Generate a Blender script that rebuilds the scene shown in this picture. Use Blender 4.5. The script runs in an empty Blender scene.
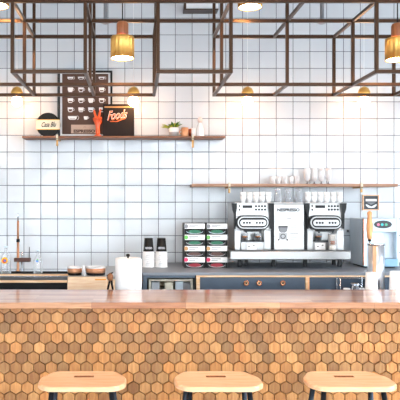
import bpy, bmesh, math, random
from mathutils import Vector, Matrix
random.seed(7)
sc = bpy.context.scene
COL = sc.collection
F = 600.0; VX = 135.0; VY = 204.0; CZ = 1.6          # focal length and vanishing point in pixels, eye height
def X(px, Y): return (px - VX) * Y / F
def Z(py, Y): return CZ - (py - VY) * Y / F

# ------------------------------------------------------------------ materials
def lin(c):
    return tuple(((v/255)/12.92 if v/255 <= .04045 else ((v/255+.055)/1.055)**2.4) for v in c) + (1,)
MC = {}
def pbr(name, rgb, rough=.5, metal=0., spec=.5, emit=0., ecol=None, alpha=1., coat=0.):
    if name in MC: return MC[name]
    m = bpy.data.materials.new(name); m.use_nodes = True
    b = m.node_tree.nodes['Principled BSDF']
    b.inputs['Base Color'].default_value = lin(rgb)
    b.inputs['Roughness'].default_value = rough
    b.inputs['Metallic'].default_value = metal
    b.inputs['Specular IOR Level'].default_value = spec
    b.inputs['Coat Weight'].default_value = coat
    if emit:
        b.inputs['Emission Color'].default_value = lin(ecol or rgb)
        b.inputs['Emission Strength'].default_value = emit
    # a faint mottling keeps every surface procedural
    nt = m.node_tree
    if not emit and metal < .99:
        tc = nt.nodes.new('ShaderNodeTexCoord'); n = nt.nodes.new('ShaderNodeTexNoise')
        n.inputs['Scale'].default_value = 14; n.inputs['Detail'].default_value = 3
        nt.links.new(tc.outputs['Object'], n.inputs['Vector'])
        mx = nt.nodes.new('ShaderNodeMix'); mx.data_type = 'RGBA'; mx.blend_type = 'MIX'
        l = lin(rgb)
        mx.inputs[6].default_value = tuple(v*.93 for v in l[:3])+(1,)
        mx.inputs[7].default_value = tuple(min(1, v*1.05) for v in l[:3])+(1,)
        nt.links.new(n.outputs['Fac'], mx.inputs[0]); nt.links.new(mx.outputs[2], b.inputs['Base Color'])
    MC[name] = m
    return m
def thin_glass(name, rgb, fac, rough=.05):
    if name in MC: return MC[name]
    m = bpy.data.materials.new(name); m.use_nodes = True; nt = m.node_tree
    b = nt.nodes['Principled BSDF']; out = nt.nodes['Material Output']
    b.inputs['Base Color'].default_value = lin(rgb); b.inputs['Roughness'].default_value = rough
    t = nt.nodes.new('ShaderNodeBsdfTransparent'); mx = nt.nodes.new('ShaderNodeMixShader')
    lw = nt.nodes.new('ShaderNodeLayerWeight'); lw.inputs['Blend'].default_value = .35
    ma = nt.nodes.new('ShaderNodeMath'); ma.operation = 'MULTIPLY_ADD'
    ma.inputs[1].default_value = .75; ma.inputs[2].default_value = fac; ma.use_clamp = True
    nt.links.new(lw.outputs['Facing'], ma.inputs[0]); nt.links.new(ma.outputs[0], mx.inputs[0])
    nt.links.new(t.outputs[0], mx.inputs[1]); nt.links.new(b.outputs[0], mx.inputs[2])
    nt.links.new(mx.outputs[0], out.inputs['Surface'])
    MC[name] = m
    return m
def wood(name, c1, c2, rough=.45, axis='X', scale=6., stretch=12., coat=0., attr=False, bump=.05):
    m = bpy.data.materials.new(name); m.use_nodes = True; nt = m.node_tree; L = nt.links.new
    b = nt.nodes['Principled BSDF']; b.inputs['Roughness'].default_value = rough
    b.inputs['Coat Weight'].default_value = coat; b.inputs['Coat Roughness'].default_value = .2
    tc = nt.nodes.new('ShaderNodeTexCoord'); mp = nt.nodes.new('ShaderNodeMapping')
    s = [stretch]*3; s['XYZ'.index(axis)] = 1.0
    mp.inputs['Scale'].default_value = s
    L(tc.outputs['Object'], mp.inputs['Vector'])
    n = nt.nodes.new('ShaderNodeTexNoise'); n.inputs['Scale'].default_value = scale
    n.inputs['Detail'].default_value = 6; n.inputs['Distortion'].default_value = .6
    L(mp.outputs[0], n.inputs['Vector'])
    cr = nt.nodes.new('ShaderNodeValToRGB')
    cr.color_ramp.elements[0].position = .32; cr.color_ramp.elements[0].color = lin(c1)
    cr.color_ramp.elements[1].position = .68; cr.color_ramp.elements[1].color = lin(c2)
    L(n.outputs['Fac'], cr.inputs[0])
    src = cr.outputs[0]
    if attr:
        at = nt.nodes.new('ShaderNodeAttribute'); at.attribute_name = 'tint'
        mu = nt.nodes.new('ShaderNodeMix'); mu.data_type = 'RGBA'; mu.blend_type = 'MULTIPLY'
        mu.inputs[0].default_value = 1
        L(src, mu.inputs[6]); L(at.outputs['Color'], mu.inputs[7]); src = mu.outputs[2]
    L(src, b.inputs['Base Color'])
    bp = nt.nodes.new('ShaderNodeBump'); bp.inputs['Strength'].default_value = bump*4; bp.inputs['Distance'].default_value = .002
    L(n.outputs['Fac'], bp.inputs['Height']); L(bp.outputs[0], b.inputs['Normal'])
    MC[name] = m
    return m

TX, TZ = .14886, .1481; TX0, TZ0 = -1.132, 2.0602
def tile_material():
    m = bpy.data.materials.new('white_glazed_tiles'); m.use_nodes = True; nt = m.node_tree; L = nt.links.new
    N = nt.nodes.new; b = nt.nodes['Principled BSDF']
    def math_(op, a, bb=None, c=None):
        n = N('ShaderNodeMath'); n.operation = op
        for i, v in enumerate((a, bb, c)):
            if v is None: continue
            if isinstance(v, (int, float)): n.inputs[i].default_value = v
            else: L(v, n.inputs[i])
        return n.outputs[0]
    tc = N('ShaderNodeTexCoord'); sp = N('ShaderNodeSeparateXYZ'); L(tc.outputs['Object'], sp.inputs[0])
    u = math_('DIVIDE', math_('SUBTRACT', sp.outputs[0], TX0 - 40*TX), TX)
    v = math_('DIVIDE', math_('SUBTRACT', sp.outputs[2], TZ0 - 40*TZ), TZ)
    fu, fv = math_('FRACT', u), math_('FRACT', v)
    du = math_('SUBTRACT', .5, math_('ABSOLUTE', math_('SUBTRACT', fu, .5)))
    dv = math_('SUBTRACT', .5, math_('ABSOLUTE', math_('SUBTRACT', fv, .5)))
    d = math_('MINIMUM', du, dv)                                # 0 at a joint
    joint = math_('LESS_THAN', d, .0175)
    edge = N('ShaderNodeMapRange'); edge.inputs[1].default_value = .018; edge.inputs[2].default_value = .06; L(d, edge.inputs[0])
    cell = N('ShaderNodeCombineXYZ'); L(math_('FLOOR', u), cell.inputs[0]); L(math_('FLOOR', v), cell.inputs[1])
    wn = N('ShaderNodeTexWhiteNoise'); wn.noise_dimensions = '2D'; L(cell.outputs[0], wn.inputs['Vector'])
    mx = N('ShaderNodeMix'); mx.data_type = 'RGBA'
    mx.inputs[6].default_value = lin((205, 210, 215)); mx.inputs[7].default_value = lin((215, 219, 223))
    L(wn.outputs['Value'], mx.inputs[0])
    m2 = N('ShaderNodeMix'); m2.data_type = 'RGBA'; L(joint, m2.inputs[0]); L(mx.outputs[2], m2.inputs[6])
    m2.inputs[7].default_value = lin((84, 88, 96))
    L(m2.outputs[2], b.inputs['Base Color'])
    L(math_('MULTIPLY_ADD', joint, .6, .07), b.inputs['Roughness'])
    b.inputs['Specular IOR Level'].default_value = .5
    # each tile is set a hair off true, and its glaze is slightly wavy
    nz = N('ShaderNodeTexNoise'); nz.inputs['Scale'].default_value = 13; nz.inputs['Detail'].default_value = 2
    L(tc.outputs['Object'], nz.inputs['Vector'])
    h = math_('ADD', math_('MULTIPLY', edge.outputs[0], .9), math_('MULTIPLY', nz.outputs['Fac'], .9))
    bp = N('ShaderNodeBump'); bp.inputs['Strength'].default_value = .5; bp.inputs['Distance'].default_value = .002; L(h, bp.inputs['Height'])
    vs = N('ShaderNodeVectorMath'); vs.operation = 'SUBTRACT'; L(wn.outputs['Color'], vs.inputs[0]); vs.inputs[1].default_value = (.5, .5, .5)
    vk = N('ShaderNodeVectorMath'); vk.operation = 'SCALE'; L(vs.outputs[0], vk.inputs[0]); vk.inputs['Scale'].default_value = .012
    va = N('ShaderNodeVectorMath'); va.operation = 'ADD'; L(bp.outputs[0], va.inputs[0]); L(vk.outputs[0], va.inputs[1])
    vn = N('ShaderNodeVectorMath'); vn.operation = 'NORMALIZE'; L(va.outputs[0], vn.inputs[0])
    L(vn.outputs[0], b.inputs['Normal'])
    return m
def plank_material():
    m = bpy.data.materials.new('butcher_block'); m.use_nodes = True; nt = m.node_tree; L = nt.links.new; N = nt.nodes.new
    b = nt.nodes['Principled BSDF']; b.inputs['Roughness'].default_value = .3
    b.inputs['Coat Weight'].default_value = 1.0; b.inputs['Coat Roughness'].default_value = .16
    tc = N('ShaderNodeTexCoord'); sp = N('ShaderNodeSeparateXYZ'); L(tc.outputs['Object'], sp.inputs[0])
    cb = N('ShaderNodeCombineXYZ'); L(sp.outputs[0], cb.inputs[0]); L(sp.outputs[1], cb.inputs[1])
    br = N('ShaderNodeTexBrick'); L(cb.outputs[0], br.inputs['Vector'])
    br.offset = .37; br.inputs['Scale'].default_value = 1; br.inputs['Brick Width'].default_value = .55
    br.inputs['Row Height'].default_value = .052; br.inputs['Mortar Size'].default_value = .0006
    br.inputs['Color1'].default_value = lin((176, 108, 64)); br.inputs['Color2'].default_value = lin((218, 162, 114))
    br.inputs['Mortar'].default_value = lin((110, 66, 44))
    mp = N('ShaderNodeMapping'); mp.inputs['Scale'].default_value = (1, 14, 14); L(tc.outputs['Object'], mp.inputs['Vector'])
    nz = N('ShaderNodeTexNoise'); nz.inputs['Scale'].default_value = 5; nz.inputs['Detail'].default_value = 6; L(mp.outputs[0], nz.inputs['Vector'])
    cr = N('ShaderNodeValToRGB'); cr.color_ramp.elements[0].position = .3; cr.color_ramp.elements[0].color = (.62, .55, .5, 1)
    cr.color_ramp.elements[1].position = .7; cr.color_ramp.elements[1].color = (1.0, 1.0, 1.0, 1); L(nz.outputs['Fac'], cr.inputs[0])
    mu = N('ShaderNodeMix'); mu.data_type = 'RGBA'; mu.blend_type = 'MULTIPLY'; mu.inputs[0].default_value = 1
    L(br.outputs['Color'], mu.inputs[6]); L(cr.outputs[0], mu.inputs[7]); L(mu.outputs[2], b.inputs['Base Color'])
    return m

TILE = tile_material(); PLANK = plank_material()
OAK = wood('pale_oak', (236, 170, 120), (246, 198, 156), .32, 'X', 5, 10, coat=.3)
SHELFW = wood('shelf_walnut', (112, 66, 38), (160, 100, 60), .5, 'X', 6, 14)
PALESHELF = wood('shelf_light', (150, 104, 78), (186, 146, 118), .5, 'X', 6, 14)
CRATEW = wood('crate_pine', (232, 190, 150), (246, 218, 184), .5, 'X', 6, 12)
TRIMW = wood('trim_maple', (214, 168, 120), (236, 204, 168), .5, 'X', 6, 12)
HEXW = wood('hexagon_oak', (184, 122, 64), (216, 158, 94), .42, 'Z', 8, 9, attr=True, coat=.12)
PENDW = wood('pendant_walnut', (128, 70, 38), (176, 106, 62), .4, 'Z', 8, 9)
HANDLEW = wood('handle_beech', (206, 138, 84), (232, 172, 116), .4, 'Z', 8, 8)
BRONZE = pbr('bronze_steel', (70, 46, 28), .32, .6)
BRASS = pbr('brushed_brass', (242, 186, 100), .34, .85)
OLDBRASS = pbr('aged_brass', (190, 148, 92), .4, .6)
SOFTCOP = pbr('aged_copper', (196, 140, 104), .36, .5)
CANM = pbr('satin_chrome', (206, 212, 220), .3, .9)
COPPER = pbr('copper', (214, 140, 100), .25, 1.)
CHROME = pbr('chrome', (214, 218, 224), .14, 1.)
STEEL = pbr('brushed_steel', (158, 157, 156), .3, .9)
PALEST = pbr('pale_steel', (174, 173, 172), .28, .8)
WHITE = pbr('white_ceramic', (240, 240, 240), .18, 0, .5, coat=.3)
PAPER = pbr('white_paper', (240, 240, 240), .7)
CREAM = pbr('cream_card', (228, 218, 196), .6)
BLACK = pbr('black_plastic', (12, 12, 13), .4, 0, .3)
BLKSAT = pbr('black_enamel', (16, 15, 15), .5, 0, .25)
DKGREY = pbr('dark_grey_plastic', (58, 60, 64), .4)
MIDGREY = pbr('mid_grey', (128, 130, 134), .5)
LGREY = pbr('light_grey', (178, 180, 184), .5)
STOOLM = pbr('stool_steel', (44, 50, 58), .3, .6)
WORKTOP = pbr('grey_stone', (126, 132, 140), .42, 0, .4)
SLATE = pbr('slate_blue_laminate', (62, 76, 92), .4)
SLATED = pbr('dark_slate_edge', (74, 88, 102), .4)
INNER = pbr('dark_interior', (18, 15, 14), .7, 0, .2)
BROWN = pbr('poster_brown', (84, 58, 46), .7)
DKBROWN = pbr('dark_brown_board', (34, 25, 22), .6, 0, .2)
TAN = pbr('poster_tan', (196, 168, 148), .7)
ORANGE = pbr('orange_red_lacquer', (232, 92, 40), .3, coat=.3)
ORTXT = pbr('orange_print', (232, 110, 52), .6)
GREEN = pbr('capsule_green', (10, 88, 60), .3, .3)
LGREEN = pbr('label_green', (92, 176, 78), .5)
TAND = pbr('label_tan', (184, 138, 84), .5)
PINK = pbr('label_pink', (222, 40, 96), .5)
RED = pbr('capsule_red', (134, 12, 32), .3, .3)
CBROWN = pbr('capsule_brown', (76, 46, 38), .3, .3)
LEAF = pbr('leaf_green', (66, 110, 34), .5)
LEAFY = pbr('leaf_yellow_green', (170, 178, 48), .5)
POTW = pbr('white_pot', (232, 232, 232), .4)
POTG = pbr('grey_pot_base', (172, 170, 168), .6)
ICEB = pbr('blue_grey_steel', (204, 214, 222), .35, .1)
ICEL = pbr('pale_blue_steel', (196, 214, 226), .3, .3)
COFFEE = pbr('dark_coffee', (36, 18, 10), .15)
CREMA = pbr('crema', (176, 108, 52), .5)
MILK = pbr('milk_foam', (244, 236, 226), .6)
LATTE = pbr('latte_brown', (186, 112, 62), .5)
TEAL = pbr('teal_button', (40, 190, 190), .3)
ROSE = pbr('rose_button', (226, 120, 150), .3)
MINT = pbr('mint_button', (70, 170, 130), .3)
YEL = pbr('sticker_yellow', (244, 186, 30), .5)
REDS = pbr('sticker_red', (220, 70, 50), .5)
BLUES = pbr('sticker_blue', (70, 120, 200), .5)
GLASS = thin_glass('clear_glass', (236, 242, 246), .12)
GLASSC = thin_glass('coffee_glass', (236, 242, 246), .03)
GLASSW = thin_glass('bright_glass', (250, 250, 252), .45)
GLASSD = thin_glass('smoky_glass', (196, 200, 206), .2)
BULB = pbr('lit_bulb', (255, 214, 160), .5, emit=46, ecol=(255, 200, 146))
GLOWD = pbr('lit_diffuser', (255, 220, 170), .5, emit=95, ecol=(255, 206, 150))
FILLGLOW = pbr('fill_light_diffuser', (255, 240, 225), .5, emit=34, ecol=(255, 232, 212))
FLOORM = pbr('concrete_floor', (150, 146, 142), .5)
PLASTER = pbr('white_plaster', (232, 232, 232), .8)
CEILM = pbr('ceiling_paint', (224, 222, 220), .8)
FRAMEM = pbr('window_frame_dark', (50, 50, 52), .5)

# ------------------------------------------------------------------ mesh building
class MB:
    def __init__(s): s.bm = bmesh.new(); s.mats = []; s.smooth = False
    def mi(s, m):
        if m not in s.mats: s.mats.append(m)
        return s.mats.index(m)
    def _paint(s, faces, m, smooth=False):
        i = s.mi(m)
        for f in faces: f.material_index = i; f.smooth = smooth
    def box(s, x0, x1, y0, y1, z0, z1, m, bev=0., seg=2):
        vs = [s.bm.verts.new((x, y, z)) for x in (x0, x1) for y in (y0, y1) for z in (z0, z1)]
        idx = [(0,1,3,2),(4,6,7,5),(0,4,5,1),(2,3,7,6),(0,2,6,4),(1,5,7,3)]
        fs = [s.bm.faces.new([vs[i] for i in q]) for q in idx]
        s._paint(fs, m)
        if bev:
            es = list({e for f in fs for e in f.edges})
            r = bmesh.ops.bevel(s.bm, geom=es, offset=bev, segments=seg, affect='EDGES', profile=.5)
            s._paint(r['faces'], m)
        return s
    def pbox(s, a, b, c, d, Y0, Y1, m, bev=0., seg=2):           # front face given as a picture rectangle lying at depth Y0
        return s.box(X(a, Y0), X(b, Y0), Y0, Y1, Z(d, Y0), Z(c, Y0), m, bev, seg)
    def prism(s, pts, Y0, Y1, m, smooth=False):                   # outline in the XZ plane, extruded from Y0 to Y1
        f = [s.bm.verts.new((x, Y0, z)) for x, z in pts]; b = [s.bm.verts.new((x, Y1, z)) for x, z in pts]
        n = len(pts); fs = [s.bm.faces.new(f), s.bm.faces.new(b[::-1])]
        side = [s.bm.faces.new((f[i], b[i], b[(i+1) % n], f[(i+1) % n])) for i in range(n)]
        s._paint(fs, m); s._paint(side, m, smooth)
        return s
    def slab(s, pts, z0, z1, m, bev=0.):                          # outline in the XY plane
        f = [s.bm.verts.new((x, y, z1)) for x, y in pts]; b = [s.bm.verts.new((x, y, z0)) for x, y in pts]
        n = len(pts); fs = [s.bm.faces.new(f), s.bm.faces.new(b[::-1])]
        side = [s.bm.faces.new((f[i], b[i], b[(i+1) % n], f[(i+1) % n])) for i in range(n)]
        s._paint(fs + side, m)
        if bev:
            es = list(fs[0].edges) + list(fs[1].edges)
            r = bmesh.ops.bevel(s.bm, geom=es, offset=bev, segments=3, affect='EDGES', profile=.5)
            s._paint(r['faces'], m, True)
        return s
    def lathe(s, prof, m, c=(0,0,0), seg=24, mats=None, flute=None, axis='Z', loop=False):
        rings = []
        if loop: prof = list(prof) + [prof[0]]
        for r, h in prof:
            ring = []
            for k in range(seg):
                a = 2*math.pi*k/seg
                rr = r*(1+(flute[1]*abs(math.sin(a*flute[0]/2)) if flute and r > flute[2] else 0))
                p = Vector((rr*math.cos(a), rr*math.sin(a), h))
                if axis == 'Y': p = Vector((p.x, h, p.y))
                if axis == 'X': p = Vector((h, p.x, p.y))
                ring.append(s.bm.verts.new(p + Vector(c)))
            rings.append(ring)
        for i in range(len(rings)-1):
            mm = mats[i] if mats else m
            fs = [s.bm.faces.new((rings[i][k], rings[i][(k+1) % seg], rings[i+1][(k+1) % seg], rings[i+1][k])) for k in range(seg)]
            s._paint(fs, mm, True)
        if loop: return s
        for ring, mm in ((rings[0], mats[0] if mats else m), (rings[-1], mats[-1] if mats else m)):
            s._paint([s.bm.faces.new(ring)], mm)
        return s
    def tube(s, pts, r, m, seg=10, r2=None):
        pts = [Vector(p) for p in pts]; rings = []; up = Vector((0, 0, 1))
        for i, p in enumerate(pts):
            d = ((pts[min(i+1, len(pts)-1)] - pts[max(i-1, 0)])).normalized()
            a = d.cross(up)
            if a.length < 1e-3: a = d.cross(Vector((0, 1, 0)))
            a.normalize(); b = d.cross(a).normalized()
            rr = r if r2 is None else r + (r2-r)*i/(len(pts)-1)
            rings.append([s.bm.verts.new(p + (a*math.cos(t) + b*math.sin(t))*rr) for t in [2*math.pi*k/seg for k in range(seg)]])
        for i in range(len(rings)-1):
            s._paint([s.bm.faces.new((rings[i][k], rings[i][(k+1) % seg], rings[i+1][(k+1) % seg], rings[i+1][k])) for k in range(seg)], m, True)
        s._paint([s.bm.faces.new(rings[0]), s.bm.faces.new(rings[-1])], m)
        return s
    def torus(s, c, R, r, m, seg=20, sub=8, axis='Z', a0=0., a1=2*math.pi):
        full = a1 - a0 > 6.28; n = seg if full else seg+1; rings = []
        for i in range(n):
            a = a0 + (a1-a0)*i/seg; ring = []
            for k in range(sub):
                t = 2*math.pi*k/sub; q = R + r*math.cos(t)
                p = Vector((q*math.cos(a), q*math.sin(a), r*math.sin(t)))
                if axis == 'Y': p = Vector((p.x, p.z, p.y))
                if axis == 'X': p = Vector((p.z, p.x, p.y))
                ring.append(s.bm.verts.new(p + Vector(c)))
            rings.append(ring)
        for i in range(seg):
            A, B = rings[i], rings[(i+1) % n]
            s._paint([s.bm.faces.new((A[k], A[(k+1) % sub], B[(k+1) % sub], B[k])) for k in range(sub)], m, True)
        if not full: s._paint([s.bm.faces.new(rings[0]), s.bm.faces.new(rings[-1])], m)
        return s
    def text(s, body, x0, x1, z0, z1, Y, m, depth=.0012, shear=0., slant=0., bold=.05):
        cu = bpy.data.curves.new('lettering', 'FONT'); cu.body = body; cu.shear = shear; cu.resolution_u = 3; cu.offset = bold
        o = bpy.data.objects.new('lettering', cu); COL.objects.link(o)
        dg = bpy.context.evaluated_depsgraph_get(); me = bpy.data.meshes.new_from_object(o.evaluated_get(dg))
        bpy.data.objects.remove(o); bpy.data.curves.remove(cu)
        xs = [v.co.x for v in me.vertices]; ys = [v.co.y for v in me.vertices]
        ax, bx_, ay, by = min(xs), max(xs), min(ys), max(ys)
        t = bmesh.new(); t.from_mesh(me); bpy.data.meshes.remove(me)
        r = bmesh.ops.extrude_face_region(t, geom=t.faces[:])
        for v in [g for g in r['geom'] if isinstance(g, bmesh.types.BMVert)]: v.co.z += 1
        mp = {}
        for v in t.verts:
            u = (v.co.x-ax)/(bx_-ax); w = (v.co.y-ay)/(by-ay)
            mp[v] = s.bm.verts.new((x0+(x1-x0)*u, Y - depth*v.co.z, z0+(z1-z0)*w + slant*u*(x1-x0)))
        fs = []
        for f in t.faces:
            try: fs.append(s.bm.faces.new([mp[v] for v in f.verts]))
            except ValueError: pass
        s._paint(fs, m); t.free()
        return s
    def build(s, name, parent=None, origin=None):
        bmesh.ops.remove_doubles(s.bm, verts=s.bm.verts, dist=1e-6)
        bmesh.ops.recalc_face_normals(s.bm, faces=s.bm.faces)
        me = bpy.data.meshes.new(name)
        o = bpy.data.objects.new(name, me); COL.objects.link(o)
        if parent is not None:
            o.parent = parent
            off = WORLD_OFF.get(parent.name, Vector((0,0,0)))
            bmesh.ops.translate(s.bm, vec=-off, verts=s.bm.verts); WORLD_OFF[o.name] = off
        elif origin is not None:
            bmesh.ops.translate(s.bm, vec=-Vector(origin), verts=s.bm.verts); o.location = origin
            WORLD_OFF[o.name] = Vector(origin)
        s.bm.to_mesh(me); s.bm.free()
        for m in s.mats: me.materials.append(m)
        return o
WORLD_OFF = {}                                                     # where a thing's origin lies, so parts can be written in room coordinates
def thing(name, label, cat, loc=(0,0,0), group=None):
    o = bpy.data.objects.new(name, None); COL.objects.link(o); o.empty_display_size = .05
    o.location = loc; WORLD_OFF[o.name] = Vector(loc); tag(o, label, cat, group)
    return o
def tag(o, label, cat, group=None):
    o['label'] = label; o['category'] = cat
    if group: o['group'] = group
    return o
def struct(o): o['kind'] = 'structure'; return o
def dup(root, loc, label, group=None):
    r = root.copy(); COL.objects.link(r); r.location = loc; r['label'] = label
    if group: r['group'] = group
    def rec(a, b):
        for ch in [k for k in bpy.data.objects if k.parent == a]:
            c = ch.copy(); COL.objects.link(c); c.parent = b; rec(ch, c)
    rec(root, r)
    return r
ORD = ['leftmost', 'second from left', 'third from left', 'fourth from left', 'fifth from left', 'sixth from left', 'seventh from left']

WY = 5.31
# ------------------------------------------------------------------ the room
XL, XR, YF, ZC = -3.6, 4.4, -2.6, 3.62
struct(MB().box(XL, XR, YF, WY+.1, -.1, 0, FLOORM).build('floor'))
struct(MB().box(XL, XR, YF, WY+.1, ZC, ZC+.1, CEILM).build('ceiling'))
struct(MB().box(XL, XR, WY, WY+.12, 0, ZC, TILE).build('wall_back'))
struct(MB().box(XL-.12, XL, YF, WY+.1, 0, ZC, PLASTER).build('wall_left'))
# right wall with a wide opening, and the street wall behind the viewer, almost all glass
w = MB()
w.box(XR, XR+.12, YF, -1.6, 0, ZC, PLASTER).box(XR, XR+.12, 3.6, WY+.1, 0, ZC, PLASTER)
w.box(XR, XR+.12, -1.6, 3.6, 0, .5, PLASTER).box(XR, XR+.12, -1.6, 3.6, 3.1, ZC, PLASTER)
struct(w.build('wall_right'))
w = MB().box(XL, XR, YF-.12, YF, 0, .45, PLASTER).box(XL, XR, YF-.12, YF, 3.2, ZC, PLASTER)
struct(w.build('wall_front'))
w = MB()
for k in range(6):
    x = XL + .04 + (XR-XL-.08)*k/5; w.box(x-.04, x+.04, YF-.1, YF-.02, .45, 3.2, FRAMEM)
w.box(XL, XR, YF-.1, YF-.02, 2.02, 2.1, FRAMEM)
struct(w.build('window_1'))
w = MB()
for k in range(4):
    y = -1.6 + 5.2*k/3; w.box(XR+.02, XR+.1, y-.04, y+.04, .5, 3.1, FRAMEM)
struct(w.build('window_2'))

# ------------------------------------------------------------------ the bar in front
BZ, BF, BB = 1.025, 3.5, 4.035
bar = thing('bar_counter', 'long customer bar with butcher block top and wooden hexagon front running across the picture', 'bar counter', (.5, 3.8, 0))
MB().box(-2.2, 3.2, BF, BB, BZ-.036, BZ, PLANK, .004).build('countertop', bar)
MB().box(-2.15, 3.15, BF+.13, BB-.05, 0, BZ-.036, INNER).build('bar_body', bar)
ss = thing('staff_shelf', 'low steel shelf on the staff side of the bar, hidden behind its top', 'shelf', (.5, 4.2, 0))
MB().box(-2.15, 3.15, BB+.004, 4.36, .88, .9, STEEL).build('shelf_board', ss)
MB().box(-2.15, 3.15, BB+.004, 4.36, 0, .05, STEEL).build('plinth', ss)
for x_ in (-2.15, .5, 3.12): MB().box(x_, x_+.03, BB+.004, 4.36, .05, .88, STEEL).build('side_panel', ss)
# hexagon mosaic
HY = BF + .12; hs = 11.75*HY/F; rowh = 10.02*HY/F; R = rowh/1.5*.955; bw = hs/2*.955
hm = MB(); bm = hm.bm; hm.mi(HEXW); tl = bm.loops.layers.float_color.new('tint')
z0 = Z(317.7, HY); xb = X(10.05, HY)
def hexpts(cx, cz, k): return [(cx, cz+R*k), (cx+bw*k, cz+R*.5*k), (cx+bw*k, cz-R*.5*k), (cx, cz-R*k), (cx-bw*k, cz-R*.5*k), (cx-bw*k, cz+R*.5*k)]
for r in range(-1, 16):
    cz = z0 - r*rowh
    for c in range(-24, 52):
        cx = xb + c*hs + (hs/2 if r % 2 else 0)
        if cx < -2.1 or cx > 3.1 or cz < .04: continue
        fr = [bm.verts.new((x, HY, z)) for x, z in hexpts(cx, cz, .93)]
        bk = [bm.verts.new((x, HY+.004, z)) for x, z in hexpts(cx, cz, 1)]
        bb = [bm.verts.new((x, HY+.0101, z)) for x, z in hexpts(cx, cz, 1)]
        fs = [bm.faces.new(fr)]
        for i in range(6):
            j = (i+1) % 6
            fs.append(bm.faces.new((fr[i], bk[i], bk[j], fr[j]))); fs.append(bm.faces.new((bk[i], bb[i], bb[j], bk[j])))
        t = random.random(); v = .42 + .56*random.random()**.8
        tint = (v, v*(.84+.16*t), v*(.68+.36*t), 1)
        for f in fs:
            for l in f.loops: l[tl] = tint
hexo = hm.build('hexagon_front', bar)
GROUT = pbr('dark_grout', (66, 42, 28), .8)
MB().box(-2.15, 3.15, HY+.009, BF+.13, 0, BZ-.036, GROUT).build('front_backing', bar)

# ------------------------------------------------------------------ stools
def make_stool(cx, label):
    cy, zt = 3.09, .70
    t = thing('bar_stool', label, 'stool', (cx, cy, 0), 'bar stools in front of the hexagon bar')
    # rounded, clipped-corner seat with a finger slot; slightly dished
    out = []
    base = [(-.225, .03), (-.165, .145), (.165, .145), (.225, .03), (.222, -.085), (.17, -.145), (-.17, -.145), (-.222, -.085)]
    n = len(base)
    for i in range(n):                                             # round each corner with a small quadratic curve
        p0, p1, p2 = Vector(base[i-1]), Vector(base[i]), Vector(base[(i+1) % n])
        a = p1 + (p0-p1).normalized()*min(.034, (p0-p1).length*.45); b = p1 + (p2-p1).normalized()*min(.034, (p2-p1).length*.45)
        for k in range(5):
            u = k/4; out.append(tuple(a*(1-u)**2 + p1*2*u*(1-u) + b*u*u))
    m = MB(); i0 = m.mi(OAK); i1 = m.mi(PENDW); bm = m.bm
    # seat rings: outer outline down to the slot outline, so the slot is a real hole
    sc_ = [(1, zt-.023), (1.0, zt-.008), (.985, zt-.003), (.955, zt), (.8, zt-.0015), (.5, zt-.004)]
    N_ = len(out); sl = (0, .055)
    slot = []
    for k in range(N_):
        a = math.atan2(out[k][1], out[k][0]); ca, sa = math.cos(a), math.sin(a)
        slot.append((sl[0] + max(-.052, min(.052, ca*.075)), sl[1] + max(-.015, min(.015, sa*.05))))
    rings = [[bm.verts.new((cx+x*s, cy+y*s, z)) for x, y in out] for s, z in sc_[:4]]
    for s_ in (.55,):
        rings.append([bm.verts.new((cx+(x*s_+q[0]*(1-s_)), cy+(y*s_+q[1]*(1-s_)), zt-.003)) for (x, y), q in zip(out, slot)])
    rings.append([bm.verts.new((cx+q[0], cy+q[1], zt-.004)) for q in slot])
    rings.append([bm.verts.new((cx+q[0], cy+q[1], zt-.023)) for q in slot])
    rings.append(rings[0])
    for ri, (A, B) in enumerate(zip(rings[:-1], rings[1:])):
        for k in range(N_):
            f = bm.faces.new((A[k], A[(k+1) % N_], B[(k+1) % N_], B[k])); f.material_index = i1 if ri == 5 else i0  # slot wall in dark walnut, shade of the recess put into its colour
    m.build('seat', t)
    MB().box(cx-.15, cx+.15, cy-.1, cy+.036, zt-.032, zt-.0232, STOOLM).build('mounting_plate', t)
    feet = []
    for sx in (-1, 1):
        for sy in (-1, 1):
            top = Vector((cx+sx*.148, cy+sy*.082, zt-.028)); ft = Vector((cx+sx*.215, cy+sy*.19, .006))
            MB().tube([top, ft], .0135, STOOLM, 12).lathe([(.016, 0), (.016, .012)], BLACK, (ft.x, ft.y, 0), 12).build('leg', t)
            feet.append(top.lerp(ft, .62))
    a, b, d, c = feet
    MB().tube([a, b], .008, STOOLM).tube([b, c], .008, STOOLM).tube([c, d], .008, STOOLM).tube([d, a], .008, STOOLM).build('footrest', t)
    return t
st = make_stool(-.268, 'oak topped bar stool at the left, below the white paper roll')
dup(st, (.424, 3.09, 0), 'oak topped bar stool in the middle of the three')
dup(st, (1.095, 3.09, 0), 'oak topped bar stool at the right, below the coffee machine end')

# ------------------------------------------------------------------ hanging frame
D1, D2, D3 = 3.5, 3.88, 4.25
zt, zb = CZ + 203*D1/F, CZ + 132.5*D1/F
lat = thing('hanging_frame', 'bronze square tube lattice hanging from the ceiling above the bar', 'hanging frame', (.8, 3.88, ZC))
h = .0105
px = lambda k: X(12.5 + 72.8*k, D1)
xe0, xe1 = px(-2), px(7)
def rail(a, b, y, z): MB().box(a-h, b+h, y-h, y+h, z-h, z+h, BRONZE, .002, 1).build('rail', lat)
def upright(x, y, a, b): MB().box(x-h*.98, x+h*.98, y-h*.98, y+h*.98, a, b, BRONZE, .002, 1).build('upright', lat)
def cross(x, a, b, z): MB().box(x-h*.96, x+h*.96, a+h, b-h, z-h*.96, z+h*.96, BRONZE, .002, 1).build('cross_bar', lat)
rail(xe0, xe1, D1, zt); rail(xe0, xe1, D2, zt); rail(xe0, px(2), D3, zt); rail(px(3), xe1, D3, zt)
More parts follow.
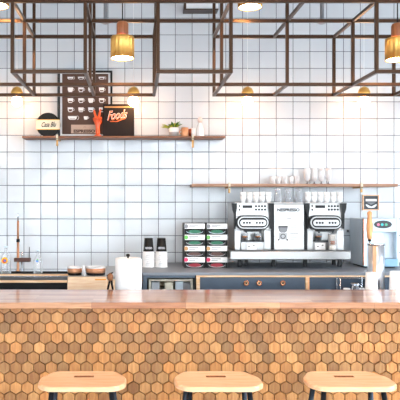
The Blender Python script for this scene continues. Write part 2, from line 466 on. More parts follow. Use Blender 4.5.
for a, b in ((-2, -1), (0, 1), (2, 3), (5, 6)): rail(px(a), px(b), D1, zb)
rail(xe0, xe1, D2, zb); rail(xe0, px(2), D3, zb); rail(px(3), xe1, D3, zb)
for k in (-1, 0, 1, 2, 3, 5, 6):
    for y in (D1, D2, D3): upright(px(k), y, zb+h, zt-h)
    cross(px(k), D1, D2, zb); cross(px(k), D2, D3, zb); cross(px(k), D1, D2, zt); cross(px(k), D2, D3, zt)
upright(px(4), D2, zb+h, zt-h); cross(px(4), D2, D3, zb); cross(px(4), D1, D2, zt); cross(px(4), D2, D3, zt)
for k in (0, 1, 3):
    for y in (D2, D3): upright(px(k), y, zt+h, ZC)
for k in (-1, 2, 4, 6): upright(px(k), D2, zt+h, ZC)
for k in (-2, 5, 7): upright(px(k), D1, zt+h, ZC)

# ------------------------------------------------------------------ pendant lamps
def pendant(pxc, pyb, Yp, label):
    x = X(pxc, Yp); z = Z(pyb, Yp)                                # z of the lower rim
    s = Yp/F; t = thing('pendant_lamp', label, 'pendant lamp', (x, Yp, z), 'brass and wood pendant lamps over the bar')
    r = 11.3*s
    n = 16
    MB().lathe([(r*.93, 0), (r, .0), (r, 19*s), (r*.98, 21.3*s), (r*.56, 22.3*s), (r*.54, 22*s), (r*.94, 20.6*s), (r*.955, 1*s)],
               BRASS, (x, Yp, z), 96, flute=(n, .06, r*.9), loop=True).build('brass_shade', t)
    MB().lathe([(r*.9, 0), (r*.9, .012), (r*.3, .02)], GLOWD, (x, Yp, z+.004), 32).build('lit_diffuser', t)
    MB().lathe([(r*.5, 22.3*s), (r*.53, 23*s), (r*.53, 34*s), (r*.46, 36*s), (r*.2, 37*s)], PENDW, (x, Yp, z), 28).build('wooden_cap', t)
    MB().lathe([(.0035, 37*s), (.0035, ZC - z - .02)], BLACK, (x, Yp, z), 8).build('cord', t)
    MB().lathe([(.04, ZC - z - .025), (.045, ZC - z)], BRASS, (x, Yp, z), 24).build('ceiling_rose', t)
    return t
pendant(-3, 6.3, 3.7, 'brass pendant lamp cut by the top left corner, only its glowing underside shows')
pendant(122.5, 58.5, 3.7, 'fluted brass pendant lamp with wooden cap hanging above the coffee cup poster')
pendant(250, 7.5, 3.7, 'brass pendant lamp at the top edge near the middle, seen from its glowing underside')
pendant(397.5, 60, 3.7, 'fluted brass pendant lamp with wooden cap at the right edge')
def bulb_lamp(pxc, label):
    Yp = 5.06; x = X(pxc, Yp); s = Yp/F; z = Z(96.2, Yp)
    t = thing('bulb_lamp', label, 'hanging bulb lamp', (x, Yp, z), 'round bulb lamps hanging along the tiled wall')
    r = 6.2*s
    MB().lathe([(r*.8, -.4*s), (r, 0), (r*.97, 4*s), (r*.74, 7.2*s), (r*.36, 9*s), (r*.15, 9.6*s)], BRASS, (x, Yp, z), 28).build('brass_cap', t)
    rb = 5.4*s
    MB().lathe([(rb*math.sin(a), -5.2*s - rb*math.cos(a)) for a in [.05, .35, .7, 1.05, 1.4, 1.75, 2.1, 2.45]], BULB, (x, Yp, z), 24).build('lit_bulb', t)
    MB().lathe([(.0022, 9.6*s), (.0022, ZC - z)], PAPER, (x, Yp, z), 8).build('cord', t)
for p_, l_ in ((17, 'round bulb lamp with brass cap at the far left of the wall'), (133.5, 'round bulb lamp with brass cap above the dark menu board'),
               (247.5, 'round bulb lamp with brass cap high above the left half of the coffee machine'), (364, 'round bulb lamp with brass cap above the small framed sign at right')):
    bulb_lamp(p_, l_)
# added fill lights, out of view, to brighten the stools and bar
for i, x in enumerate((-1.6, -.3, 1.0, 2.3)):
    t = thing('added_fill_light', 'added round white fill light at the ceiling above the stools, outside the picture', 'ceiling light', (x, 2.3, ZC), 'added fill lights above the stools')
    MB().lathe([(.125, -.1), (.14, -.1), (.14, -.0005), (.125, -.0005)], PAPER, (x, 2.3, ZC), 32, loop=True).build('housing', t)  # deep tube hides the glowing disc from the tile reflections
    MB().lathe([(.12, -.012), (.12, -.004)], FILLGLOW, (x, 2.3, ZC), 32).build('diffuser', t)
# sprinkler drops and the narrow unit at the top of the wall
for p_, l_ in ((105.5, 'grey pipe drop ending in a small disc, above the poster'), (322, 'grey pipe drop ending in a small disc, above the right of the coffee machine')):
    Yp = 5.0; x = X(p_, Yp); z = Z(21.5, Yp)
    t = thing('sprinkler', l_, 'sprinkler', (x, Yp, z), 'ceiling sprinkler drops')
    MB().lathe([(.016, .006), (.016, ZC-z)], MIDGREY, (x, Yp, z), 12).build('pipe', t)
    MB().lathe([(.02, -.02), (.045, -.006), (.045, .004), (.02, .016)], LGREY, (x, Yp, z), 20).build('disc', t)
t = thing('wall_vent', 'narrow grey air unit high on the tiles at the top edge', 'air vent', (X(201, 5.2), 5.31, Z(9, 5.2)))
MB().pbox(184.5, 218, 1.5, 8.5, 5.2, WY, PAPER, .006).build('casing', t)
MB().pbox(184, 218.5, 8.6, 9.5, 5.19, WY, BRONZE).build('lower_rim', t)
MB().pbox(184, 186.2, 1.5, 8.2, 5.19, WY, BRONZE).build('end_cap', t)

# ------------------------------------------------------------------ wall shelves
SY = 5.12
def shelf(a, b, ytop, ybot, mat, label, brs, bm_):
    z1, z0_ = Z(ytop, SY), Z(ybot, SY)
    t = thing('wall_shelf', label, 'shelf', (X((a+b)/2, SY), WY, z0_))
    MB().box(X(a, SY), X(b, SY), SY, WY-.001, z0_, z1, mat, .002).build('board', t)
    for p_, ln in brs:
        x = X(p_, SY-.01)
        MB().box(x-.009, x+.009, SY-.012, SY-.0005, z0_-.02, z1+.012, CREAM, .002, 1).box(x-.008, x+.008, SY-.012, WY-.001, z0_-.012, z0_-.0005, bm_).box(x-.009, x+.009, SY-.004, SY+.012, z0_-ln, z0_-.012, bm_, .003, 1).build('bracket', t)
    return z1
ZS1 = shelf(22, 225.3, 136, 137.7, SHELFW, 'long dark wooden shelf carrying the framed cup poster', ((57, .07), (193, .085)), OLDBRASS)
ZS2 = shelf(192, 398, 183.8, 186.6, PALESHELF, 'long pale wooden shelf of glasses above the coffee machine', ((229.5, .055), (362, .05)), OLDBRASS)

# framed poster of cups
Yq = 5.25
t = thing('framed_poster', 'black framed brown poster of white coffee cups standing on the upper shelf', 'poster', (X(85, Yq), Yq, ZS1))
fz0 = ZS1
pm = MB()
a0, a1, b0 = X(58, Yq), X(112.3, Yq), Z(70.5, Yq); fw = .017
pm.box(a0, a1, Yq, Yq+.03, fz0, fz0+fw, BLACK).box(a0, a1, Yq, Yq+.03, b0-fw, b0, BLACK).box(a0, a0+fw, Yq, Yq+.03, fz0+fw, b0-fw, BLACK).box(a1-fw, a1, Yq, Yq+.03, fz0+fw, b0-fw, BLACK).build('frame', t)
MB().box(a0+fw, a1-fw, Yq+.012, Yq+.03, fz0+fw, b0-fw, PAPER).build('mat_board', t)
MB().box(a0+fw*2.1, a1-fw*2.1, Yq+.008, Yq+.0119, fz0+fw*1.9, b0-fw*1.6, BROWN).build('brown_print', t)
pr = MB(); Yp2 = Yq+.0078
def icon(cx, cy, w_, h_, fill):
    x, z, a, b = X(cx, Yq), Z(cy, Yq), w_/2*Yq/F, h_/2*Yq/F
    pts = [(x-a, z+b), (x-a*.95, z-b*.2), (x-a*.6, z-b), (x+a*.6, z-b), (x+a*.95, z-b*.2), (x+a, z+b)]
    pr.prism(pts, Yp2-.0012, Yp2, PAPER)
    pr.torus((x+a, Yp2-.0008, z+b*.1), a*.42, .0016, PAPER, 10, 5, 'Y', -1.5, 1.5)
    if fill: pr.prism([(x-a*.7, z+b*(fill-.5)), (x-a*.5, z-b*.7), (x+a*.5, z-b*.7), (x+a*.7, z+b*(fill-.5))], Yp2-.0018, Yp2-.0012, BROWN)
for i, cx in enumerate((70.3, 80.9, 90.8, 101.6)):
    icon(cx, 77.9, 6, 2.6, .7 if i % 2 else .2)
    for j, cy in enumerate((89.6, 100.4, 109.6)): icon(cx, cy, 5.4, 4.6, (0, .3, .7, .5, .1)[(i*2+j) % 5])
icon(72.3, 117.8, 9, 3.6, .1); icon(85.8, 117.8, 4.2, 3.4, 0)
x0, x1 = X(71, Yq), X(99, Yq)
pr.box(x0, x1, Yp2-.001, Yp2, Z(133.2, Yq), Z(124.6, Yq), TAN)
pr.text('ESPRESSO', X(73.5, Yq), X(95, Yq), Z(132.6, Yq), Z(129.4, Yq), Yp2-.001, BROWN)
pr.torus((X(84.5, Yq), Yp2-.0008, Z(128, Yq)), .012, .001, BROWN, 10, 4, 'Y', .6, 2.5)
pr.build('cup_print', t)
# round black sign
Yd = 5.2; cx, cz, rr = X(48.2, Yd), ZS1 + 12.1*Yd/F, 12.1*Yd/F
t = thing('round_sign', 'round black sign with a cream band of script lettering, left on the upper shelf', 'sign', (cx, Yd, ZS1))
MB().lathe([(rr*.97, -.012), (rr, -.009), (rr, .012)], BLKSAT, (cx, Yd, cz), 48, axis='Y').build('disc', t)
MB().box(cx-rr*.985, cx+rr*.985, Yd-.0165, Yd-.0122, Z(129.8, Yd), Z(119.8, Yd), CREAM, .002).box(cx-rr*.985, cx+rr*.985, Yd-.0175, Yd-.0165, Z(129.8, Yd), Z(129.2, Yd), BRASS).box(cx-rr*.985, cx+rr*.985, Yd-.0175, Yd-.0165, Z(120.4, Yd), Z(119.8, Yd), BRASS).build('cream_band', t)
MB().text('Casa Blu', X(41.8, Yd), X(56.6, Yd), Z(127.4, Yd), Z(122.4, Yd), Yd-.0165, BLACK, .001, .45, .03, .015).build('lettering', t)
# dark menu board with orange script
Yb = 5.19
t = thing('menu_board', 'dark brown square board with orange script lettering on the upper shelf', 'board', (X(118.5, Yb), Yb, ZS1))
MB().box(X(102.8, Yb), X(134.2, Yb), Yb, Yb+.03, ZS1, Z(104, Yb), DKBROWN, .003).build('board', t)
MB().box(X(104.5, Yb), X(133.5, Yb), Yb-.003, Yb-.0005, Z(107.8, Yb), Z(106.4, Yb), TAND).build('upper_stripe', t)
MB().text('Foods', X(107.3, Yb), X(127.3, Yb), Z(120.6, Yb), Z(111.2, Yb), Yb, PAPER, .0015, .4, .1, .03).text('Foods', X(107.8, Yb), X(126.9, Yb), Z(120.8, Yb), Z(111.4, Yb), Yb-.0015, ORTXT, .0015, .4, .1, .005).tube([(X(110, Yb), Yb-.002, Z(121.5, Yb)), (X(117, Yb), Yb-.002, Z(121.6, Yb)), (X(124, Yb), Yb-.002, Z(118.5, Yb))], .005, ORTXT, 6).build('script_lettering', t)
# orange hand
Yh = 5.15
t = thing('hand_figure', 'orange red hand figurine raising two fingers beside the dark board', 'figurine', (X(97.5, Yh), Yh, ZS1))
g = lambda a, b: Vector((X(a, Yh), Yh, Z(b, Yh)))
bmh = bmesh.new()
def skin(chains, name, mat, par):
    me = bpy.data.meshes.new(name); o = bpy.data.objects.new(name, me); COL.objects.link(o); vs = []; es = []; rs = []
    key = {}
    for ch in chains:
        prev = None
        for p, r in ch:
            k = tuple(round(c, 5) for c in p)
            if k not in key: key[k] = len(vs); vs.append(p); rs.append(r)
            if prev is not None: es.append((prev, key[k]))
            prev = key[k]
    off = WORLD_OFF[par.name]
    me.from_pydata([Vector(v)-off for v in vs], es, []); me.materials.append(mat); o.parent = par
    md = o.modifiers.new('skin', 'SKIN'); md.use_smooth_shade = True
    for i, r in enumerate(rs): me.skin_vertices[0].data[i].radius = (r, r)
    me.skin_vertices[0].data[0].use_root = True
    o.modifiers.new('sub', 'SUBSURF').levels = 2; o.modifiers['sub'].render_levels = 2
    return o
palm = g(97.6, 121); wr = g(97.6, 128); q = .0088
skin([[(g(97.8, 134.9), .023), (wr, .019), (palm, .026), (g(95.8, 117.2), .013), (g(94.8, 113.5), .010), (g(93.9, 109.6), .008)],
      [(palm, .026), (g(98.8, 117), .013), (g(99.7, 113), .010), (g(100.6, 108.8), .008)],
      [(palm, .026), (g(100.8, 119.2), .011), (g(101.2, 117.6) + Vector((0, -.02, 0)), .009), (g(100, 120) + Vector((0, -.032, 0)), .008)],
      [(palm, .026), (g(101, 121.6), .010), (g(100.6, 120.6) + Vector((0, -.022, 0)), .008)],
      [(palm, .026), (g(94.6, 121), .011), (g(93.6, 118.4) + Vector((0, -.012, 0)), .009), (g(96.4, 118.8) + Vector((0, -.03, 0)), .008)]], 'hand', ORANGE, t)
MB().lathe([(.03, 0), (.03, .008), (.022, .016)], ORANGE, (X(97.8, Yh), Yh, ZS1), 20).build('base', t)
# potted plant
Yp_ = 5.19; x = X(173.8, Yp_)
t = thing('potted_plant', 'small green leafy plant in a white pot on the upper shelf', 'plant', (x, Yp_, ZS1))
MB().lathe([(.036, 0), (.042, .04), (.046, .078), (.040, .078), (.036, .06)], POTW, (x, Yp_, ZS1), 28, mats=[POTG, POTW, POTW, POTW]).build('pot', t)
MB().lathe([(.005, .055), (.038, .062)], INNER, (x, Yp_, ZS1), 20).build('soil', t)
lm = MB(); lm2 = MB()
for i in range(44):
    a = random.uniform(0, 6.28); el = random.uniform(.3, 1.2); L_ = random.uniform(.06, .095)
    if i < 4: a = math.pi + random.uniform(-.5, .5); L_ = .115; el = random.uniform(.3, .6)
    d = Vector((math.cos(a)*math.cos(el), math.sin(a)*math.cos(el)*.6, math.sin(el)))
    sdv = d.cross(Vector((0, 0, 1))).normalized() if abs(d.z) < .98 else Vector((1, 0, 0)); up = sdv.cross(d)
    b = Vector((x, Yp_, ZS1+.062)); mm = (LEAF, LEAFY)[i % 3 == 0 or i < 3]
    tgt = lm if mm is LEAF else lm2
    pts = [b, b+d*L_*.4 + sdv*.004, b+d*L_*.7 + sdv*.012, b+d*L_ - up*.012, b+d*L_*.7 - sdv*.012, b+d*L_*.4 - sdv*.004]
    vt = [tgt.bm.verts.new(p) for p in pts]; vb = [tgt.bm.verts.new(p - up*.0016) for p in pts]
    fs = [tgt.bm.faces.new(vt), tgt.bm.faces.new(vb[::-1])] + [tgt.bm.faces.new((vt[k], vb[k], vb[(k+1) % 6], vt[(k+1) % 6])) for k in range(6)]
    tgt._paint(fs, mm)
lm.build('green_leaves', t); lm2.build('yellow_green_leaves', t)
# small pots beside it
def pot(name, label, cat, pxc, w_, h_, mat, Yp, kind):
    x = X(pxc, Yp); r = w_/2*Yp/F; hh = h_*Yp/F
    t = thing(name, label, cat, (x, Yp, ZS1))
    if kind == 'mug':
        MB().lathe([(r*.9, 0), (r, .004), (r, hh), (r*.92, hh), (r*.9, .01)], mat, (x, Yp, ZS1), 28).build('body', t)
        MB().torus((x-r*.95, Yp-.002, ZS1+hh*.55), hh*.2, .004, mat, 12, 6, 'Y', math.pi/2, 3*math.pi/2).build('handle', t)
    elif kind == 'can':
        MB().lathe([(r, 0), (r, hh*.86), (r*.96, hh*.88)], mat, (x, Yp, ZS1), 28).build('body', t)
        MB().lathe([(r*1.05, hh*.88), (r*1.05, hh*.98), (r*.2, hh)], mat, (x, Yp, ZS1), 28).build('lid', t)
    return t
pot('copper_mug', 'copper mug right of the potted plant on the upper shelf', 'mug', 184.8, 7.4, 9.2, pbr('pale_copper', (222, 160, 118), .4, .3), 5.19, 'mug')
pot('copper_canister', 'small reddish copper canister between the copper mug and the white jar', 'canister', 190.2, 4, 8.4, pbr('red_copper', (170, 84, 56), .3, .8), 5.22, 'can')
pot('white_jar', 'small white lidded jar on the upper shelf just above its right bracket', 'jar', 193.7, 4.6, 8.6, WHITE, 5.17, 'can')
x = X(200, 5.2)
t = thing('figurine', 'pale white bottle shaped figurine at the right end of the upper shelf items', 'figurine', (x, 5.2, ZS1))
s = 5.2/F
MB().lathe([(4.2*s, 0), (4.4*s, 1*s), (3.9*s, 6*s), (3.1*s, 10*s), (2.2*s, 13*s), (1.4*s, 14.2*s)], WHITE, (x, 5.2, ZS1), 28).build('body', t)
MB().lathe([(.8*s, 13.8*s), (2.2*s, 15*s), (2.6*s, 17*s), (2.1*s, 19*s), (.7*s, 20*s)], pbr('pale_pink', (236, 214, 204), .4), (x, 5.2, ZS1), 24).build('head', t)

# ------------------------------------------------------------------ glasses on the pale shelf
s = 5.2/F; Yg = 5.21
GG = 'short glasses on the pale shelf'; first = None
for i in range(5):
    x = X(272.5 + i*6.1, Yg); lab = 'short clear glass on the pale shelf, ' + ORD[i] + ' of its row'
    if first is None:
        first = thing('short_glass', lab, 'glass', (x, Yg, ZS2), GG)
        r = 2.75*s
        MB().lathe([(r*.75, 0), (r*.82, .002), (r, 7.6*s), (r*.93, 7.6*s), (r*.72, .006)], GLASSW, (x, Yg, ZS2), 20).build('bowl', first)
    else: dup(first, (x, Yg, ZS2), lab)
GG = 'stemmed glasses on the pale shelf'; first = None
for i in range(4):
    x = X(307.2 + i*7.0, Yg); lab = 'tall white looking stemmed glass on the pale shelf, ' + ORD[i] + ' of four'
    if first is None:
        first = thing('stemmed_glass', lab, 'glass', (x, Yg, ZS2), GG); r = 3.3*s
        MB().lathe([(.004, 2.6*s), (r*.7, 4*s), (r, 8*s), (r*.98, 12*s), (r*.93, 15.6*s), (r*.88, 15.6*s), (r*.93, 8*s), (r*.6, 4.6*s)], GLASSW, (x, Yg, ZS2), 24).build('bowl', first)
        MB().lathe([(r*.62, 0), (r*.6, .003), (.004, .008), (.0035, 2.7*s)], DKGREY, (x, Yg, ZS2), 20).build('foot', first)
    else: dup(first, (x, Yg, ZS2), lab)

# small framed sign on the wall
Yf = 5.285
t = thing('framed_sign', 'small wooden framed dark sign with a white banner and chevron, hanging above the dispenser', 'sign', (X(371, Yf), WY, Z(210, Yf)))
a0, a1, c0, c1 = X(362.9, Yf), X(379.2, Yf), Z(210.3, Yf), Z(194.9, Yf); fw = .0085
MB().box(a0, a1, Yf, WY-.001, c0, c0+fw, OAK).box(a0, a1, Yf, WY-.001, c1-fw, c1, OAK).box(a0, a0+fw, Yf, WY-.001, c0+fw, c1-fw, OAK).box(a1-fw, a1, Yf, WY-.001, c0+fw, c1-fw, OAK).build('frame', t)
MB().box(a0+fw, a1-fw, Yf+.008, WY-.001, c0+fw, c1-fw, DKGREY).build('dark_board', t)
P_ = lambda a, b: (X(a, Yf), Z(b, Yf))
pr = MB().prism([P_(366, 199), P_(377, 199), P_(377, 201.3), P_(366, 201.3)], Yf+.006, Yf+.0078, PAPER)
pr.prism([P_(366.3, 204), P_(371.5, 206.6), P_(376.8, 204), P_(376.8, 205.6), P_(374.5, 207.6), P_(371.5, 206.9+1), P_(368.5, 207.6), P_(366.3, 205.6)], Yf+.006, Yf+.0078, PAPER)
pr.prism([P_(367, 202.4), P_(376, 202.4), P_(371.5, 204.8)], Yf+.006, Yf+.0078, MIDGREY)
pr.build('emblem', t)
t = thing('wall_socket', 'small dark wall socket on the tiles just right of the coffee machine', 'socket', (X(348, WY), WY, Z(231, WY)))
MB().pbox(346.6, 349.6, 229.4, 232.6, 5.295, WY-.001, LGREY, .003).build('plate', t)
MB().lathe([(.007, -.004), (.008, .002)], BLACK, (X(348, 5.29), 5.293, Z(231, 5.29)), 14, axis='Y').build('plug', t)

# ------------------------------------------------------------------ back counter run
CZT = 1.083; CF = 4.527
o = MB().box(X(142, CF), 2.6, CF, WY-.001, CZT-.022, CZT, WORKTOP, .003).build('worktop')
tag(o, 'grey stone worktop under the coffee machine and capsule boxes', 'worktop')
UT = CZT-.0225
# open cabinet
t = thing('open_cabinet', 'open dark cabinet under the grey worktop below the paper cups', 'cabinet', (X(170, CF), 4.9, 0))
a, b = X(143, CF)+.001, X(196.3, CF)
MB().box(a, a+.03, CF+.01, WY-.01, 0, UT, SLATED).box(b-.01, b, CF+.01, WY-.01, 0, UT, BLKSAT).box(a+.03, b-.01, WY-.03, WY-.01, 0, UT, INNER).box(a+.03, b-.01, CF+.01, WY-.03, .90, .92, INNER).box(a+.03, b-.01, CF+.01, WY-.03, 0, .08, INNER).box(a+.03, b-.01, CF+.012, CF+.03, UT-.02, UT, SLATED).build('body', t)
t = thing('crate', 'cream crate of grey and tan packets inside the open cabinet', 'crate', (X(171, 4.58), 4.58, .92))
q0, q1, Yc = X(148.8, 4.6), X(193, 4.6), 4.6; zc = Z(279.3, 4.6)
MB().box(q0, q0+.016, Yc, Yc+.3, .92, zc, CREAM).box(q1-.016, q1, Yc, Yc+.3, .92, zc, CREAM).box(q0+.016, q1-.016, Yc, Yc+.3, zc-.012, zc, CREAM).box(q0+.016, q1-.016, Yc, Yc+.3, .92, .93, CREAM).box(q0+.016, q1-.016, Yc+.29, Yc+.3, .93, zc-.012, CREAM).build('box', t)
for i, (u, mm, nm) in enumerate(((.05, LGREY, 'grey packet at the left of the cream crate'), (.155, CREAM, 'cream packet in the middle left of the cream crate'), (.235, ICEB, 'bluish packet near the middle of the cream crate'), (.29, MIDGREY, 'darker grey packet at the right of the cream crate'))):
    o = MB().box(q0+u-.03, q0+u+.034, Yc+.03, Yc+.09, .931, zc-.022-.006*(i % 2), mm, .008).build('packet'); tag(o, nm, 'packet')
# drawer cabinet
def knob(pc, par):
    Yk = CF; x, z = X(pc, Yk), Z(283, Yk)
    k = MB().torus((x, Yk-.012, z), .0165, .0042, COPPER, 24, 8, 'Y').lathe([(.017, -.010), (.017, 0)], TRIMW, (x, Yk-.0, z), 20, axis='Y').build('knob', par)
    pts = []
    for i in range(20):
        a = 2*math.pi*i/20; pts.append((x + .0085/16*16*math.sin(a)**3, z + .0085/16*(13*math.cos(a)-5*math.cos(2*a)-2*math.cos(3*a)-math.cos(4*a))))
    MB().prism(pts, Yk-.0135, Yk-.0101, INNER).build('heart', k)
t = thing('drawer_cabinet', 'slate blue drawer cabinet with three round heart pulls below the coffee machine', 'cabinet', (X(252, CF), 4.9, 0))
a, b = X(196.4, CF), X(307.2, CF)
MB().box(a, b, CF+.03, WY-.01, 0, UT, SLATE).build('body', t)
MB().box(a, b, CF+.002, CF+.03, Z(277.2, CF), UT, TRIMW).build('wood_rail', t)
MB().box(a, a+.026, CF-.002, CF+.03, .1, Z(277.2, CF), TRIMW).build('wood_edge', t)
MB().box(b-.012, b, CF-.002, CF+.03, .1, Z(277.2, CF), TRIMW).build('wood_edge', t)
d = MB().box(a+.028, b-.016, CF, CF+.03, Z(291, CF)-.06, Z(277.6, CF), SLATE, .002).build('drawer', t)
MB().box(a+.028, b-.016, CF, CF+.03, .1, Z(291, CF)-.064, SLATE, .002).build('door', t)
for p_ in (246, 258.8, 282.5): knob(p_, d)
t = thing('side_cabinet', 'slate blue cabinet with pale wooden edge at the right end of the worktop', 'cabinet', (X(355, CF), 4.9, 0))
a, b = X(307.3, CF), 2.6
MB().box(a, b, CF+.03, WY-.01, 0, UT, SLATE).build('body', t)
MB().box(a, b, CF+.002, CF+.03, Z(277.2, CF), UT, TRIMW).build('wood_rail', t)
MB().box(a, a+.016, CF-.002, CF+.03, .1, Z(277.2, CF), OAK).build('wood_edge', t)
MB().box(a+.018, X(340, CF), CF, CF+.03, .1, Z(277.6, CF), SLATE, .002).build('door', t)
MB().box(X(366, CF), b, CF, CF+.03, .1, Z(277.6, CF), SLATE, .002).build('door', t)
# chrome framed tray of crockery in front of it
Yt = 4.44; a0, a1 = X(340.3, Yt), X(366, Yt); zt_ = Z(278.3, Yt)
t = thing('wire_stand', 'chrome framed stand in front of the slate cabinet holding a metal jug', 'stand', ((a0+a1)/2, Yt, 0))
MB().tube([(a0, Yt, .0), (a0, Yt, zt_), (a1, Yt, zt_), (a1, Yt, 0)], .005, CHROME, 8).tube([(a0, Yt+.08, .0), (a0, Yt+.08, zt_), (a1, Yt+.08, zt_), (a1, Yt+.08, 0)], .005, CHROME, 8).build('frame', t)
MB().box(a0, a1, Yt, Yt+.08, .93, .938, DKGREY).build('tray', t)
x = X(355, Yt+.04)
t = thing('milk_jug', 'steel milk jug with flared rim standing in the chrome framed stand', 'jug', (x, Yt+.04, .938))
MB().lathe([(.028, 0), (.034, .01), (.026, .05), (.04, .07), (.036, .07), (.022, .05)], CHROME, (x, Yt+.04, .938), 24).build('body', t)
MB().torus((x+.035, Yt+.04, .975), .018, .003, CHROME, 12, 6, 'Y', -1.5, 1.5).build('handle', t)
for x_, nm in ((346.8, 'white bowl in the chrome framed stand left of the steel jug'), (362.5, 'white bowl in the chrome framed stand right of the steel jug')):
    x = X(x_, Yt+.035); o = MB().lathe([(.012, 0), (.026, .02), (.027, .034), (.024, .034), (.012, .008)], WHITE, (x, Yt+.035, .938), 20).build('bowl', origin=(x, Yt+.035, .938)); tag(o, nm, 'bowl')

# left: sink unit, with black top
LZ = 1.02; x0, x1 = -2.2, X(67, CF)
t = thing('sink_unit', 'black topped sink unit with wooden trims at the left', 'sink unit', (-1.2, 4.9, 0))
MB().box(x0, x1, CF, WY-.001, LZ-.02, LZ, BLKSAT, .002).build('black_top', t)
MB().box(x0, x1, CF-.004, CF+.012, Z(282.6, CF), Z(280.3, CF), TRIMW).build('front_trim', t)
MB().box(x0, x1, 5.13, WY-.002, LZ, LZ+.004, CHROME).build('rear_strip', t)
MB().box(x0, x1, CF+.02, WY-.01, 0, LZ-.021, BLKSAT).build('body', t)
o = MB().box(x0+.2, x1-.01, 4.80, 4.86, LZ, LZ+.014, TRIMW, .003).build('wooden_plank'); tag(o, 'long narrow wooden plank lying on the black sink unit top', 'plank')
o = MB().box(x0+.2, x1-.02, 4.768, 4.796, LZ, LZ+.008, CHROME, .002).build('steel_strip'); tag(o, 'thin steel strip lying in front of the wooden plank on the sink unit', 'strip')
# faucet
Yt = 5.08; s = Yt/F; x = X(18, Yt)
MB().box(x0, x1, 5.046, 5.056, LZ, LZ+.014, BLACK, .002).build('raised_edge', bpy.data.objects['sink_unit'])
t = thing('faucet', 'tall slim copper and chrome tap rising from the black sink unit', 'faucet', (x, Yt, LZ))
MB().lathe([(.022, 0), (.022, .012), (.012, .02), (.0105, .03), (.0105, Z(242, Yt)-LZ)], SOFTCOP, (x, Yt, LZ), 16).build('column', t)
MB().lathe([(.015, Z(242, Yt)), (.015, Z(239, Yt))], BLACK, (x, Yt, 0), 16).build('collar', t)
MB().lathe([(.009, Z(239, Yt)), (.009, Z(221, Yt))], SOFTCOP, (x, Yt, 0), 16).build('copper_pipe', t)
MB().lathe([(.006, Z(221, Yt)), (.006, Z(214.5, Yt)), (.003, Z(213.5, Yt))], CHROME, (x, Yt, 0), 12).build('tip', t)
MB().lathe([(.014, 0), (.009, .01), (.009, .16), (.004, .165)], CHROME, (X(21.8, 5.11), 5.11, LZ), 16).build('side_pipe', t)
MB().pbox(13.8, 30.2, 258, 262, Yt-.03, Yt+.012, pbr('dark_bronze', (74, 44, 34), .35, .5), .004).build('valve_body', t)
MB().tube([(X(29, Yt-.02), Yt-.01, Z(258, Yt-.02)), (X(29.2, Yt-.02), Yt-.01, Z(247, Yt-.02))], .004, DKGREY, 8, .003).build('lever', t)
# bottles with stickers
def bottle(pc, top, w_, label, stick):
    Yb_ = 5.0; s = Yb_/F; x = X(pc, Yb_); hh = Z(top, Yb_) - LZ; r = w_/2*s
    t = thing('clear_bottle', label, 'bottle', (x, Yb_, LZ))
    MB().lathe([(r*.9, 0), (r, .004), (r, hh*.55), (r*.75, hh*.68), (r*.3, hh*.8), (r*.28, hh*.95)], GLASS, (x, Yb_, LZ), 24).build('body', t)
    MB().lathe([(r*.34, hh*.95), (r*.34, hh)], ICEL, (x, Yb_, LZ), 16).build('cap', t)
    for (dz, rr_, mm, dy, dx) in stick:
        MB().lathe([(rr_*s, -.002-dy), (rr_*s, 0)], mm, (x+dx*s, Yb_-r*1.01, Z(dz, Yb_)), 20, axis='Y').build('sticker', t)
bottle(5.8, 246, 10.5, 'clear bottle with a round yellow sticker at the far left edge', ((260, 3.3, YEL, 0, 0), (260.3, 2.1, REDS, .0006, -.2), (260, 1.2, BLUES, .0012, .3)))
bottle(38, 250, 9, 'clear bottle with a tiny green and blue mark right of the tap', ((260.5, 1.3, BLUES, 0, 0), (259.4, .8, LGREEN, .0006, .2)))
# pale wooden cabinet
CT = 1.05; a, b = X(67, CF)+.001, X(142, CF)-.002
t = thing('wooden_cabinet', 'pale wooden cabinet between the black sink unit and the paper roll', 'cabinet', (-.3, 4.9, 0))
MB().box(a, b, CF+.02, WY-.002, CT-.02, CT, pbr('grey_laminate', (150, 150, 150), .3)).build('top', t)
MB().box(a, b, CF+.02, WY-.002, 0, CT-.021, CRATEW).build('body', t)
MB().box(a+.004, X(106.5, CF), CF, CF+.019, .5, CT, CRATEW, .003).build('front_panel', t)
MB().box(X(95, CF), X(106, CF), CF-.004, CF-.0005, Z(280.2, CF), Z(278.8, CF), pbr('amber', (236, 160, 60), .4)).build('amber_strip', t)
def dish(p0, p1, Yp, label):
    x = X((p0+p1)/2, Yp); r = (p1-p0)/2*Yp/F
    t = thing('copper_dish', label, 'dish', (x, Yp, CT), 'copper dishes on the wooden cabinet')
    k = .35
    for nm, pf, mm in (('dark_base', [(r*.93, 0), (r*.97, .016), (r*.95, .018)], BLKSAT), ('copper_wall', [(r*.95, .018), (r*.98, .022), (r, .05), (r*.95, .052)], SOFTCOP), ('white_rim', [(r*.95, .052), (r*1.0, .053), (r*1.0, .064), (r*.95, .064), (r*.9, .03)], WHITE)):
        MB().lathe(pf, mm, (x, Yp, CT), 36, flute=(24, .03, r*.96) if nm == 'copper_wall' else None).build(nm, t)
dish(67.5, 82, 4.66, 'shallow fluted copper dish with white rim left of the small glass')
dish(86, 105.5, 4.67, 'wider fluted copper dish with white rim right of the small glass')
x = X(84, 4.62); t = thing('small_tumbler', 'small clear tumbler between the two copper dishes', 'glass', (x, 4.60, CT))
MB().lathe([(.011, 0), (.0125, .078), (.0115, .078), (.0098, .005)], GLASSW, (x, 4.60, CT), 16).build('bowl', t)

